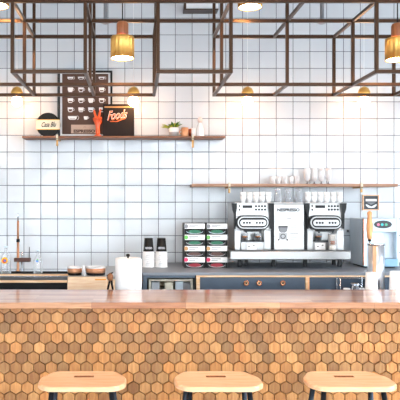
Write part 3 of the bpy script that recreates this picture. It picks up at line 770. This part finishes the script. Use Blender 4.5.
# items on the staff shelf behind the bar
Yr = 4.2; x = X(128, Yr); s = Yr/F
t = thing('paper_roll', 'large white paper towel roll on a holder behind the bar', 'paper roll', (x, Yr, .9))
MB().lathe([(.075, 0), (.08, .006), (.02, .01)], STEEL, (x, Yr, .9), 28).build('holder_base', t)
zt2 = Z(258, Yr)
MB().lathe([(.088, .911), (.09, .914), (.09, zt2-.003), (.087, zt2), (.02, zt2), (.02, zt2-.02)], PAPER, (x, Yr, 0), 48).build('roll', t)
MB().lathe([(.006, zt2-.02), (.006, zt2+.008), (.013, zt2+.012), (.014, zt2+.024), (.006, zt2+.03)], BLACK, (x, Yr, 0), 16).build('knob', t)
MB().tube([(x+.088, Yr-.01, .915), (x+.1, Yr-.02, .915)], .002, PAPER).slab([(x+.05, Yr-.078), (x+.094, Yr-.03), (x+.096, Yr-.032), (x+.052, Yr-.08)], .915, zt2-.002, PAPER).build('loose_sheet', t)
Yr = 4.14
t = thing('tongs', 'dark tongs with a brown knot standing between the wooden cabinet and paper roll', 'tongs', (X(110, Yr), Yr, .9))
g = lambda a, b, dy=0: Vector((X(a, Yr), Yr+dy, Z(b, Yr)))
MB().tube([g(110.5, 277.5), g(109, 284), g(107.4, 291), Vector((X(106.6, Yr), Yr, .902))], .008, INNER, 8, .006).build('leg', t)
MB().tube([g(111.2, 277.5), g(111.8, 284), g(113.2, 291), Vector((X(114, Yr), Yr, .902))], .008, INNER, 8, .006).build('leg', t)
MB().lathe([(.006, -.03), (.017, -.02), (.022, 0), (.019, .016), (.006, .026)], pbr('brown_knot', (132, 82, 44), .5), tuple(g(110.2, 277)), 12).build('knot', t)
MB().tube([g(107, 276), g(110, 273.6), g(113.2, 272.6)], .006, INNER, 8, .004).build('hook', t)
# canister with handled brush
Yr = 4.22; s = Yr/F; x = X(376, Yr)
t = thing('steel_canister', 'tall polished steel cylinder on the right behind the bar holding a wooden handled tool', 'canister', (x, Yr, .9))
zt2 = Z(243.5, Yr); r = 8.0*s
MB().lathe([(r, .9), (r, zt2), (r*.94, zt2), (r*.93, .906)], CANM, (x, Yr, 0), 48).build('cylinder', t)
MB().box(X(373.3, Yr-r)-.004, X(376.8, Yr-r)-.004, Yr-r-.003, Yr-r+.002, .95, zt2-.013, SOFTCOP).build('reflection_strip', t)  # added warm strip standing in for a reflection on the steel
MB().lathe([(r*1.03, zt2-.012), (r*1.03, zt2+.001), (r*.94, zt2+.001)], CHROME, (x, Yr, 0), 48).build('rim', t)
xw = X(369.6, Yr)
t = thing('wooden_handled_tool', 'turned wooden tool handle sticking out of the steel cylinder', 'tool', (xw, Yr, .95))
zz = lambda p: Z(p, Yr)
MB().lathe([(.003, zz(211)), (2.0*s, zz(211.8)), (2.5*s, zz(213.6)), (2.0*s, zz(216)), (2.3*s, zz(219)), (3.1*s, zz(224)), (3.2*s, zz(229)), (2.6*s, zz(235)), (2.3*s, zz(238.4)), (1.6*s, zz(239.2))], HANDLEW, (xw, Yr-.0, 0), 24).build('handle', t)
MB().lathe([(1.5*s, zz(239.2)), (1.6*s, zz(241.4))], BLACK, (xw, Yr, 0), 16).build('ferrule', t)
MB().tube([(xw, Yr, zz(241.4)), (xw+.012, Yr, 1.2), (xw+.02, Yr, .93)], .005, STEEL, 8).build('shaft', t)
def papercup(pc, top, w_, Yp, label, tall):
    x = X(pc, Yp); r = w_/2*Yp/F
    t = thing('white_cup', label, 'cup', (x, Yp, .9), 'white cups behind the right end of the bar')
    z1 = Z(top, Yp)
    MB().lathe([(r*1.06, .9), (r*1.06, .906), (r*1.03, .91), (r*.82, z1-.002), (r*.78, z1)], PAPER, (x, Yp, 0), 32).build('cup_wall', t)
    MB().torus((x, Yp, .906), r*1.07, .003, PAPER, 28, 6).build('rim', t)
papercup(371.3, 272.3, 13, 4.12, 'white cup standing in front of the steel cylinder', 1)
papercup(396, 271.3, 14, 4.13, 'white cup at the right edge behind the bar', 1)

# ------------------------------------------------------------------ paper cups on the worktop
Yc = 4.93; s = Yc/F
for i, pc in enumerate((148.6, 161.4)):
    x = X(pc, Yc); side = ('left', 'right')[i]
    zc = CZT; k = 6.25*s
    hh = (Z(251.2, Yc) - CZT)/2
    for j, lv in enumerate(('lower', 'upper')):
        nm = f'{lv} white printed cup of the {side} stack, beneath the black paper cup'
        t = thing('stacked_cup', nm, 'cup', (x, Yc, zc), 'white cups under the two black paper cups')
        MB().lathe([(k*.99, 0), (k*.99, .004), (k*.955, .006), (k*.945, hh-.0005)], PAPER, (x, Yc, zc), 36).build('cup_wall', t)
        pr = MB()
        for q_ in range(3):
            zq = zc + hh*(.3+.2*q_); w2 = .026 - .005*q_
            pr.box(x-w2, x+w2*.6, Yc-k*.965-.001, Yc-k*.8, zq, zq+.0028, LGREY)
        pr.build('print', t)
        zc += hh
    t = thing('black_paper_cup', f'upside down black paper cup on the {side} stack of white cups', 'cup', (x, Yc, zc), 'black paper cups')
    H_ = 13.2*s
    MB().lathe([(5.4*s, 0), (5.4*s, .004), (5.2*s, .006), (4.2*s, H_-.003), (3.9*s, H_), (3.4*s, H_-.001)], BLACK, (x, Yc, zc), 36).build('cup_wall', t)
    MB().text('NESPRESSO', x-3.5*s, x+3.5*s, zc+2.4*s, zc+4.6*s, Yc-5.0*s-.001, LGREY, .0008).build('lettering', t)

# ------------------------------------------------------------------ capsule boxes
Yk = 4.85; s = Yk/F
kinds = [('red', PINK, RED), ('brown', TAND, CBROWN), ('green', LGREEN, GREEN), ('dark green', MIDGREY, GREEN)]
words = ['bottom', 'second from bottom', 'third from bottom', 'top']
for ci, pc in enumerate((194.8, 217.1)):
    x = X(pc, Yk); hw = 10.4*s; bh = (Z(223.2, Yk)-CZT)/4
    for j, (cn, dot, cap) in enumerate(kinds):
        z0_ = CZT + j*bh
        t = thing('capsule_box', f'{words[j]} box of the {("left", "right")[ci]} capsule stack, {cn} capsules in its black front', 'capsule box', (x, Yk, z0_), 'boxes of coffee capsules stacked left of the machine')
        # black tray body with a recessed window
        zm = z0_ + bh*.49
        MB().box(x-hw, x+hw, Yk+.03, Yk+.2, z0_, z0_+bh-.0008, BLKSAT).box(x-hw, x-hw+.012, Yk, Yk+.03, z0_, z0_+bh-.0008, BLKSAT).box(x+hw-.012, x+hw, Yk, Yk+.03, z0_, z0_+bh-.0008, BLKSAT).box(x-hw+.012, x+hw-.012, Yk, Yk+.03, z0_, z0_+.005, BLKSAT).box(x-hw+.012, x+hw-.012, Yk, Yk+.03, zm, z0_+bh-.0008, BLKSAT).build('tray', t)
        MB().box(x-hw*.97, x+hw*.97, Yk-.0025, Yk-.0002, zm+.001, z0_+bh-.003, PAPER, .0008, 1).build('label_band', t)
        MB().lathe([(.0165, -.0035), (.0165, -.0026)], dot, (x-hw*.84, Yk, zm+bh*.245), 24, axis='Y').build('colour_dot', t)
        pr = MB()
        for q_ in range(2):
            pr.box(x-hw*.55, x+hw*(.35-.3*q_), Yk-.0035, Yk-.0026, zm+bh*(.3-.14*q_), zm+bh*(.36-.14*q_), MIDGREY)
        pr.box(x+hw*.5, x+hw*.85, Yk-.0035, Yk-.0026, zm+bh*.12, zm+bh*.16, LGREY).build('small_print', t)
        # capsule sleeves bulging in the window
        n = 14; zc = z0_+bh*.23
        pts = [(x + hw*.6*math.cos(a), zc + bh*.17*math.sin(a)) for a in [2*math.pi*q_/24 for q_ in range(24)]]
        MB().prism(pts, Yk+.006, Yk+.029, cap, True).build('capsule_sleeve', t)
        arc = [(x + hw*.78*math.cos(a), Yk+.004, zc + bh*.05 + bh*.22*math.sin(a)) for a in [math.pi + math.pi*q_/12 for q_ in range(13)]]
        MB().tube(arc, .0028, LGREY if j != 3 else ICEL, 6).build('sleeve_edge', t)

# ------------------------------------------------------------------ coffee machine
YB = 4.86
M = thing('coffee_machine', 'wide stainless double espresso machine with white centre panel on the grey worktop', 'coffee machine', (X(289, YB), 5.0, CZT))
zb0, zb1 = Z(259.8, 4.72), Z(251.2, 4.72)
MB().box(X(230.3, 4.72), X(351, 4.72), 4.72, 5.2, zb0, zb1, STEEL, .006).build('base', M)
MB().box(X(231, 4.72), X(348, 4.72), 4.735, 4.835, zb1, zb1+.003, DKGREY).build('drip_grid', M)
for p_ in (240, 273.8, 305.5, 340):
    x = X(p_, 4.95); MB().box(x-.0145, x+.0145, 4.95, 4.975, CZT, zb0, BLACK, .002, 1).build('foot', M)
for p_ in (246.5, 334.2):
    x = X(p_, 5.1); MB().box(x-.013, x+.013, 5.1, 5.125, CZT, zb0, BLACK, .002, 1).build('foot', M)
ZT = Z(202.4, YB)
MB().box(X(234, YB), X(347, YB), YB+.005, 5.2, ZT-.012, ZT, PALEST, .003).build('cup_tray', M)
def stadium(xc, zc, a, b, n=12):
    r = b; pts = []
    for i in range(n+1): t_ = -math.pi/2 + math.pi*i/n; pts.append((xc + (a-r) + r*math.cos(t_), zc + r*math.sin(t_)))
    for i in range(n+1): t_ = math.pi/2 + math.pi*i/n; pts.append((xc - (a-r) + r*math.cos(t_), zc + r*math.sin(t_)))
    return pts
for side, o in (('left', 0), ('right', 72.8)):
    P = lambda a: a + o
    # head, cheeks, recessed back and tray housing
    MB().pbox(P(234.2), P(272), 203.9, 230, YB, 5.2, PALEST, .004).build('brew_head', M)
    MB().pbox(P(240.5), P(264.3), 230.0, 242, 5.0, 5.2, PALEST).build('recessed_back', M)
    MB().pbox(P(234.6), P(240.6), 230.0, 250, YB+.01, 5.2, PALEST, .003).build('cheek', M)
    MB().pbox(P(264.2), P(271), 230.0, 250, YB+.01, 5.2, PALEST, .003).build('cheek', M)
    MB().pbox(P(240.8), P(264), 241.8, 250, YB-.01, 5.2, STEEL, .003).build('tray_housing', M)
    MB().pbox(P(241.5), P(263.5), 241.2, 242.1, YB-.012, 5.0, DKGREY).build('cup_rest', M)
    # dark brackets either side
    for a, d in ((232, 1), (268.8, 0)):
        pts = [(a, 203.2), (a+5, 203.2), (a+5, 208), (a+4.2, 213), (a+3.8, 229), (a+2.4, 229), (a+2.2, 214), (a+.8, 210)]
        if not d: pts = [(2*a+5.2-q_, w_) for q_, w_ in pts][::-1]
        MB().prism([(X(P(u), YB-.03), Z(v, YB-.03)) for u, v in pts], YB-.03, YB-.001, BLACK).build('bracket', M)
    # display and buttons
    Yd = YB-.004
    MB().pbox(P(242.6), P(252.4), 205.3, 208, Yd, YB-.0005, BLACK, .001, 1).build('display', M)
    def button(a, b, r_, Yb, mat=BLACK, dp=.004):
        MB().lathe([(r_*.8, -dp), (r_, -dp*.6), (r_, 0)], mat, (X(P(a), Yb), Yb, Z(b, Yb)), 16, axis='Y').build('button', M)
    for a in (256, 259, 262, 265):
        for b in (206.2, 209.6): button(a, b, .0088, YB-.0005)
    for b in (206, 209.8): button(239.4, b, .0075, YB-.0005)
    # oval console
    xc, zc = X(P(253), 4.8), Z(222.6, 4.8); sU = 4.8/F
    MB().prism(stadium(xc, zc, 16.8*sU, 7.2*sU), 4.80, YB-.001, BLACK, True).build('console_surround', M)
    MB().prism(stadium(xc, zc, 15.4*sU, 6.0*sU), 4.795, 4.7995, STEEL, True).build('console_band', M)
    MB().prism(stadium(xc, zc, 14.2*sU, 4.9*sU), 4.79, 4.7945, BLACK, True).build('console_ring', M)
    MB().prism(stadium(xc, zc-.2*sU, 12.9*sU, 3.0*sU), 4.785, 4.7895, PALEST, True).build('console_plate', M)
    for a in (-9, -6, -3.2, 3.8, 6.8, 9.6): button(253+a, 222.8, .0085, 4.7845)
    # spout block and nozzles
    MB().prism([(X(P(u), 4.81), Z(v, 4.81)) for u, v in ((243, 228.6), (263, 228.6), (261, 231.8), (245, 231.8))], 4.81, YB-.001, BLACK).build('spout_block', M)
    for a in (246, 259.8):
        x = X(P(a), 4.86); z = Z(231.5, 4.86)
        MB().lathe([(.005, -.014), (.007, -.008), (.012, 0), (.012, .008)], CHROME, (x, 4.855, z), 14).build('nozzle', M)
MB().pbox(271.2, 307.2, 203.6, 250.2, YB-.004, 5.2, BLACK, .002).build('centre_frame', M)
MB().pbox(274.2, 304, 204.4, 249.8, YB-.012, YB-.0045, PALEST, .002).build('centre_panel', M)
YP = YB-.0122
MB().text('NESPRESSO', X(277.2, YP), X(299.6, YP), Z(211.6, YP), Z(208.2, YP), YP, BLACK).build('lettering', M)
t = MB()
t.pbox(276.4, 301, 215.5, 241.5, YP-.0015, YP, PAPER)
yq = YP-.0016; Pq = lambda a, b: (X(a, yq), Z(b, yq))
t.prism([Pq(278.2, 227), Pq(287.8, 227), Pq(287.2, 231), Pq(285, 232.6), Pq(281, 232.6), Pq(278.8, 231)], yq-.001, yq, MIDGREY)
t.prism([Pq(278.4, 226), Pq(287.6, 226), Pq(287.8, 227.3), Pq(278.2, 227.3)], yq-.0015, yq, BLACK)
t.prism([Pq(278.6, 233), Pq(287.4, 233), Pq(287.4, 239.5), Pq(278.6, 239.5)], yq-.001, yq, LGREY)
t.torus((X(283, yq), yq-.0012, Z(236.3, yq)), .018, .003, BLACK, 16, 5, 'Y')
t.prism([Pq(278, 239), Pq(279.4, 239), Pq(279.4, 240.6), Pq(278, 240.6)], yq-.001, yq, BLACK).prism([Pq(286.4, 239), Pq(288, 239), Pq(288, 240.6), Pq(286.4, 240.6)], yq-.001, yq, BLACK)
for i, (l_, c_) in enumerate(((8, LGREY), (6.5, LGREY), (7.5, LGREY), (0, 0), (8, MIDGREY), (5, LGREY), (7, LGREY), (4, LGREY))):
    if l_: t.prism([Pq(290, 225+i*2), Pq(290+l_, 225+i*2), Pq(290+l_, 225.6+i*2), Pq(290, 225.6+i*2)], yq-.0008, yq, c_)
t.prism([Pq(284, 219.5), Pq(295, 219.5), Pq(295, 220.1), Pq(284, 220.1)], yq-.0008, yq, LGREY)
t.prism([Pq(287, 218), Pq(291, 218), Pq(291, 218.7), Pq(287, 218.7)], yq-.0008, yq, MIDGREY)
t.build('notice_print', M)
# espresso cups with coffee and the latte
GG = 'glass espresso cups under the machine spouts'
def espresso(pc, label):
    Ye = 4.9; s = Ye/F; x = X(pc, Ye); zf = Z(241.2, YB-.012)
    t = thing('espresso_glass', label, 'cup', (x, Ye, zf), GG)
    MB().lathe([(2.4*s, 0), (3.1*s, .006), (3.6*s, 7.2*s), (3.4*s, 7.2*s), (2.8*s, .006)], GLASSC, (x, Ye, zf), 24).build('glass', t)
    MB().lathe([(2.3*s, .002), (2.9*s, .006), (3.15*s, 3.8*s)], COFFEE, (x, Ye, zf), 24).build('coffee', t)
    MB().lathe([(3.15*s, 3.8*s), (3.25*s, 5.0*s)], CREMA, (x, Ye, zf), 24).build('crema', t)
espresso(244.7, 'glass of espresso under the left spout of the left brew head')
espresso(258.2, 'glass of espresso under the right spout of the left brew head')
espresso(318.6, 'glass of espresso under the left spout of the right brew head')
Ye = 4.79; s = Ye/F; x = X(332.6, Ye); zf = zb1+.003
t = thing('latte_glass', 'tall layered latte glass standing on the drip tray of the right brew head', 'glass', (x, Ye, zf))
MB().lathe([(3.3*s, 0), (3.6*s, .004), (4.5*s, 16.6*s), (4.3*s, 16.6*s), (3.3*s, .006)], GLASSC, (x, Ye, zf), 28).build('glass', t)
for nm, h0, h1, r0, r1, mm in (('milk', .4, 5.6, 3.3, 3.6, MILK), ('coffee_layer', 5.6, 9.6, 3.6, 3.85, LATTE), ('foam', 9.6, 15.4, 3.85, 4.15, MILK)):
    MB().lathe([(r0*s, h0*s), (r1*s, h1*s)], mm, (x, Ye, zf), 28).build(nm, t)
for o_, nm in ((0, 'left'), (68.8, 'right')):
    t = thing('price_card', f'small white card leaning on the lower front of the {nm} brew head', 'card', (X(251.3+o_, 4.83), 4.83, Z(249.6, 4.83)))
    MB().pbox(246.6+o_, 256.6+o_, 243, 249.9, 4.838, 4.841, PAPER).build('card', t)
    MB().pbox(248+o_, 250+o_, 246, 246.8, 4.8368, 4.8379, DKGREY).pbox(253+o_, 254.6+o_, 244.8, 245.8, 4.8368, 4.8379, DKGREY).pbox(249+o_, 252+o_, 244.6, 245, 4.8368, 4.8379, LGREY).build('print', t)
# cups on top
Yq = 4.93; s = Yq/F; zc = ZT
def cup(x, z, label, grp):
    t = thing('espresso_cup', label, 'cup', (x, Yq, z), grp); r = 3.1*s
    MB().lathe([(r*.6, 0), (r*.62, .003), (r*.86, .02), (r, 6.2*s), (r*.93, 6.2*s), (r*.78, .02), (r*.5, .005)], WHITE, (x, Yq, z), 28).build('cup_body', t)
    MB().torus((x+r*.3, Yq-r*.92, z+3.4*s), .010, .0026, WHITE, 12, 6, 'X', -1.7, 1.5).build('handle', t)
    return t
first = None
for grp, start, where in (('white cups stacked on the left half of the machine', 243.2, 'left'), ('white cups stacked on the right half of the machine', 307.8, 'right')):
    for i in range(6):
        for j, lv in enumerate(('lower', 'upper')):
            x = X(start + i*6.3 - (4.9-4.9), Yq); z = zc + j*4.2*s
            if where == 'left' and i == 5: continue
            lab = f'{lv} white espresso cup, {ORD[i]} stack on the {where} half of the coffee machine'
            if first is None: first = cup(x, z, lab, grp)
            else: dup(first, (x, Yq, z), lab, grp)
first = None
for i, pc in enumerate((278, 288.3, 298.6)):
    x = X(pc, Yq); lab = f'upside down tall smoky glass on the machine, {("leftmost", "middle", "rightmost")[i]} of three'
    if first is None:
        first = thing('tall_glass', lab, 'glass', (x, Yq, zc), 'tall glasses on the machine top')
        MB().lathe([(3.9*s, 0), (3.8*s, .004), (2.9*s, 13*s), (2.6*s, 13.6*s), (2.0*s, 13.6*s), (2.3*s, 12.5*s), (3.5*s, .002)], GLASSD, (x, Yq, zc), 28).build('glass_wall', first)
    else: dup(first, (x, Yq, zc), lab)

# ------------------------------------------------------------------ water / ice dispenser
Yi = 4.85; a0, a1 = X(364, Yi), X(399, Yi); zt3 = Z(218.6, Yi)
t = thing('ice_dispenser', 'blue grey steel dispenser with oval button panel at the right end of the worktop', 'dispenser', ((a0+a1)/2, 5.0, CZT))
MB().box(a0, a1, Yi+.06, 5.17, CZT+.012, zt3, ICEB, .005).build('body', t)
MB().box(a0, X(371.5, Yi), Yi, Yi+.0595, CZT+.012, zt3, ICEL, .004).build('front_pillar', t)
MB().box(X(396.5, Yi), a1, Yi, Yi+.0595, CZT+.012, zt3, ICEL, .003).build('front_pillar', t)
MB().box(X(371.5, Yi)+.0005, X(396.5, Yi)-.0005, Yi, Yi+.0595, Z(232, Yi), zt3, ICEL, .004).build('header', t)
MB().box(X(371.5, Yi)+.0005, X(384, Yi), Yi+.01, Yi+.0595, Z(258, Yi), Z(232, Yi)-.0005, ICEL, .003).build('inner_panel', t)
MB().box(X(371.5, Yi)+.0005, X(396.5, Yi)-.0005, Yi-.03, Yi+.0595, CZT+.012, Z(258.5, Yi), pbr('drip_blue', (128, 164, 188), .3, .3), .004).build('drip_tray', t)
MB().box(a0+.02, a1-.02, Yi+.03, 5.15, CZT, CZT+.0115, BLACK).build('foot_plate', t)
MB().box(a0-.004, a0-.0005, Yi, Yi+.02, CZT+.02, zt3, COPPER).build('warm_glint_edge', t)  # copper sliver paints the warm light caught on the front edge
xc, zc = X(383, Yi-.004), Z(224.4, Yi); sU = Yi/F
pts = [(xc + 9*sU*math.cos(a), zc + 4*sU*math.sin(a)*(1 if abs(math.cos(a)) < .9 else .8)) for a in [2*math.pi*q_/32 for q_ in range(32)]]
MB().prism(pts, Yi-.006, Yi-.0005, DKGREY, True).build('oval_panel', t)
for a, mm in ((378.4, ROSE), (382.2, TEAL), (386.2, MINT)):
    MB().lathe([(.0105, -.004), (.0105, 0)], mm, (X(a, Yi-.007), Yi-.0062, Z(224.6, Yi)), 18, axis='Y').build('button', t)

# ------------------------------------------------------------------ daylight through the open shopfront
W = bpy.data.worlds.new('street_daylight'); sc.world = W; W.use_nodes = True; nt = W.node_tree; L = nt.links.new
bg = nt.nodes['Background']
tc = nt.nodes.new('ShaderNodeTexCoord'); sp = nt.nodes.new('ShaderNodeSeparateXYZ'); L(tc.outputs['Generated'], sp.inputs[0])
nz = nt.nodes.new('ShaderNodeTexNoise'); nz.inputs['Scale'].default_value = 42; nz.inputs['Detail'].default_value = 3; nz.inputs['Roughness'].default_value = .6
L(tc.outputs['Generated'], nz.inputs['Vector'])
tr = nt.nodes.new('ShaderNodeValToRGB'); e = tr.color_ramp.elements
e[0].position = .53; e[0].color = (1.6, 1.8, 1.8, 1); e[1].position = .61; e[1].color = (24, 26, 28, 1)
L(nz.outputs['Fac'], tr.inputs[0])
hz = nt.nodes.new('ShaderNodeValToRGB'); e = hz.color_ramp.elements                       # pavement below, trees at the horizon, sky above
e[0].position = .40; e[0].color = (0, 0, 0, 1); e[1].position = .52; e[1].color = (1, 1, 1, 1)
el = nt.nodes.new('ShaderNodeMapRange'); el.inputs[1].default_value = -1; el.inputs[2].default_value = 1; L(sp.outputs[2], el.inputs[0])
L(el.outputs[0], hz.inputs[0])
gm = nt.nodes.new('ShaderNodeMix'); gm.data_type = 'RGBA'; gm.inputs[6].default_value = (2.0, 2.35, 2.7, 1); L(hz.outputs[0], gm.inputs[0]); L(tr.outputs[0], gm.inputs[7])
h2 = nt.nodes.new('ShaderNodeValToRGB'); e = h2.color_ramp.elements; e[0].position = .58; e[0].color = (0, 0, 0, 1); e[1].position = .66; e[1].color = (1, 1, 1, 1)
L(el.outputs[0], h2.inputs[0])
sm = nt.nodes.new('ShaderNodeMix'); sm.data_type = 'RGBA'; sm.inputs[7].default_value = (8.3, 9.9, 11.6, 1); L(h2.outputs[0], sm.inputs[0]); L(gm.outputs[2], sm.inputs[6])
L(sm.outputs[2], bg.inputs['Color']); bg.inputs['Strength'].default_value = .85


# ------------------------------------------------------------------ camera
cd = bpy.data.cameras.new('camera'); cam = bpy.data.objects.new('camera', cd); COL.objects.link(cam)
cam.location = (0, 0, CZ); cam.rotation_euler = (math.radians(90), 0, 0)
cd.sensor_width = 36; cd.lens = 36*F/400; cd.shift_x = (200-VX)/400; cd.shift_y = (VY-200)/400; cd.clip_start = .05
sc.camera = cam
vs = sc.view_settings; vs.view_transform = 'Standard'; vs.look = 'None'; vs.gamma = 1; vs.exposure = .34; vs.use_curve_mapping = False
sc.cycles.use_denoising = True; sc.cycles.max_bounces = 8; sc.cycles.transparent_max_bounces = 16
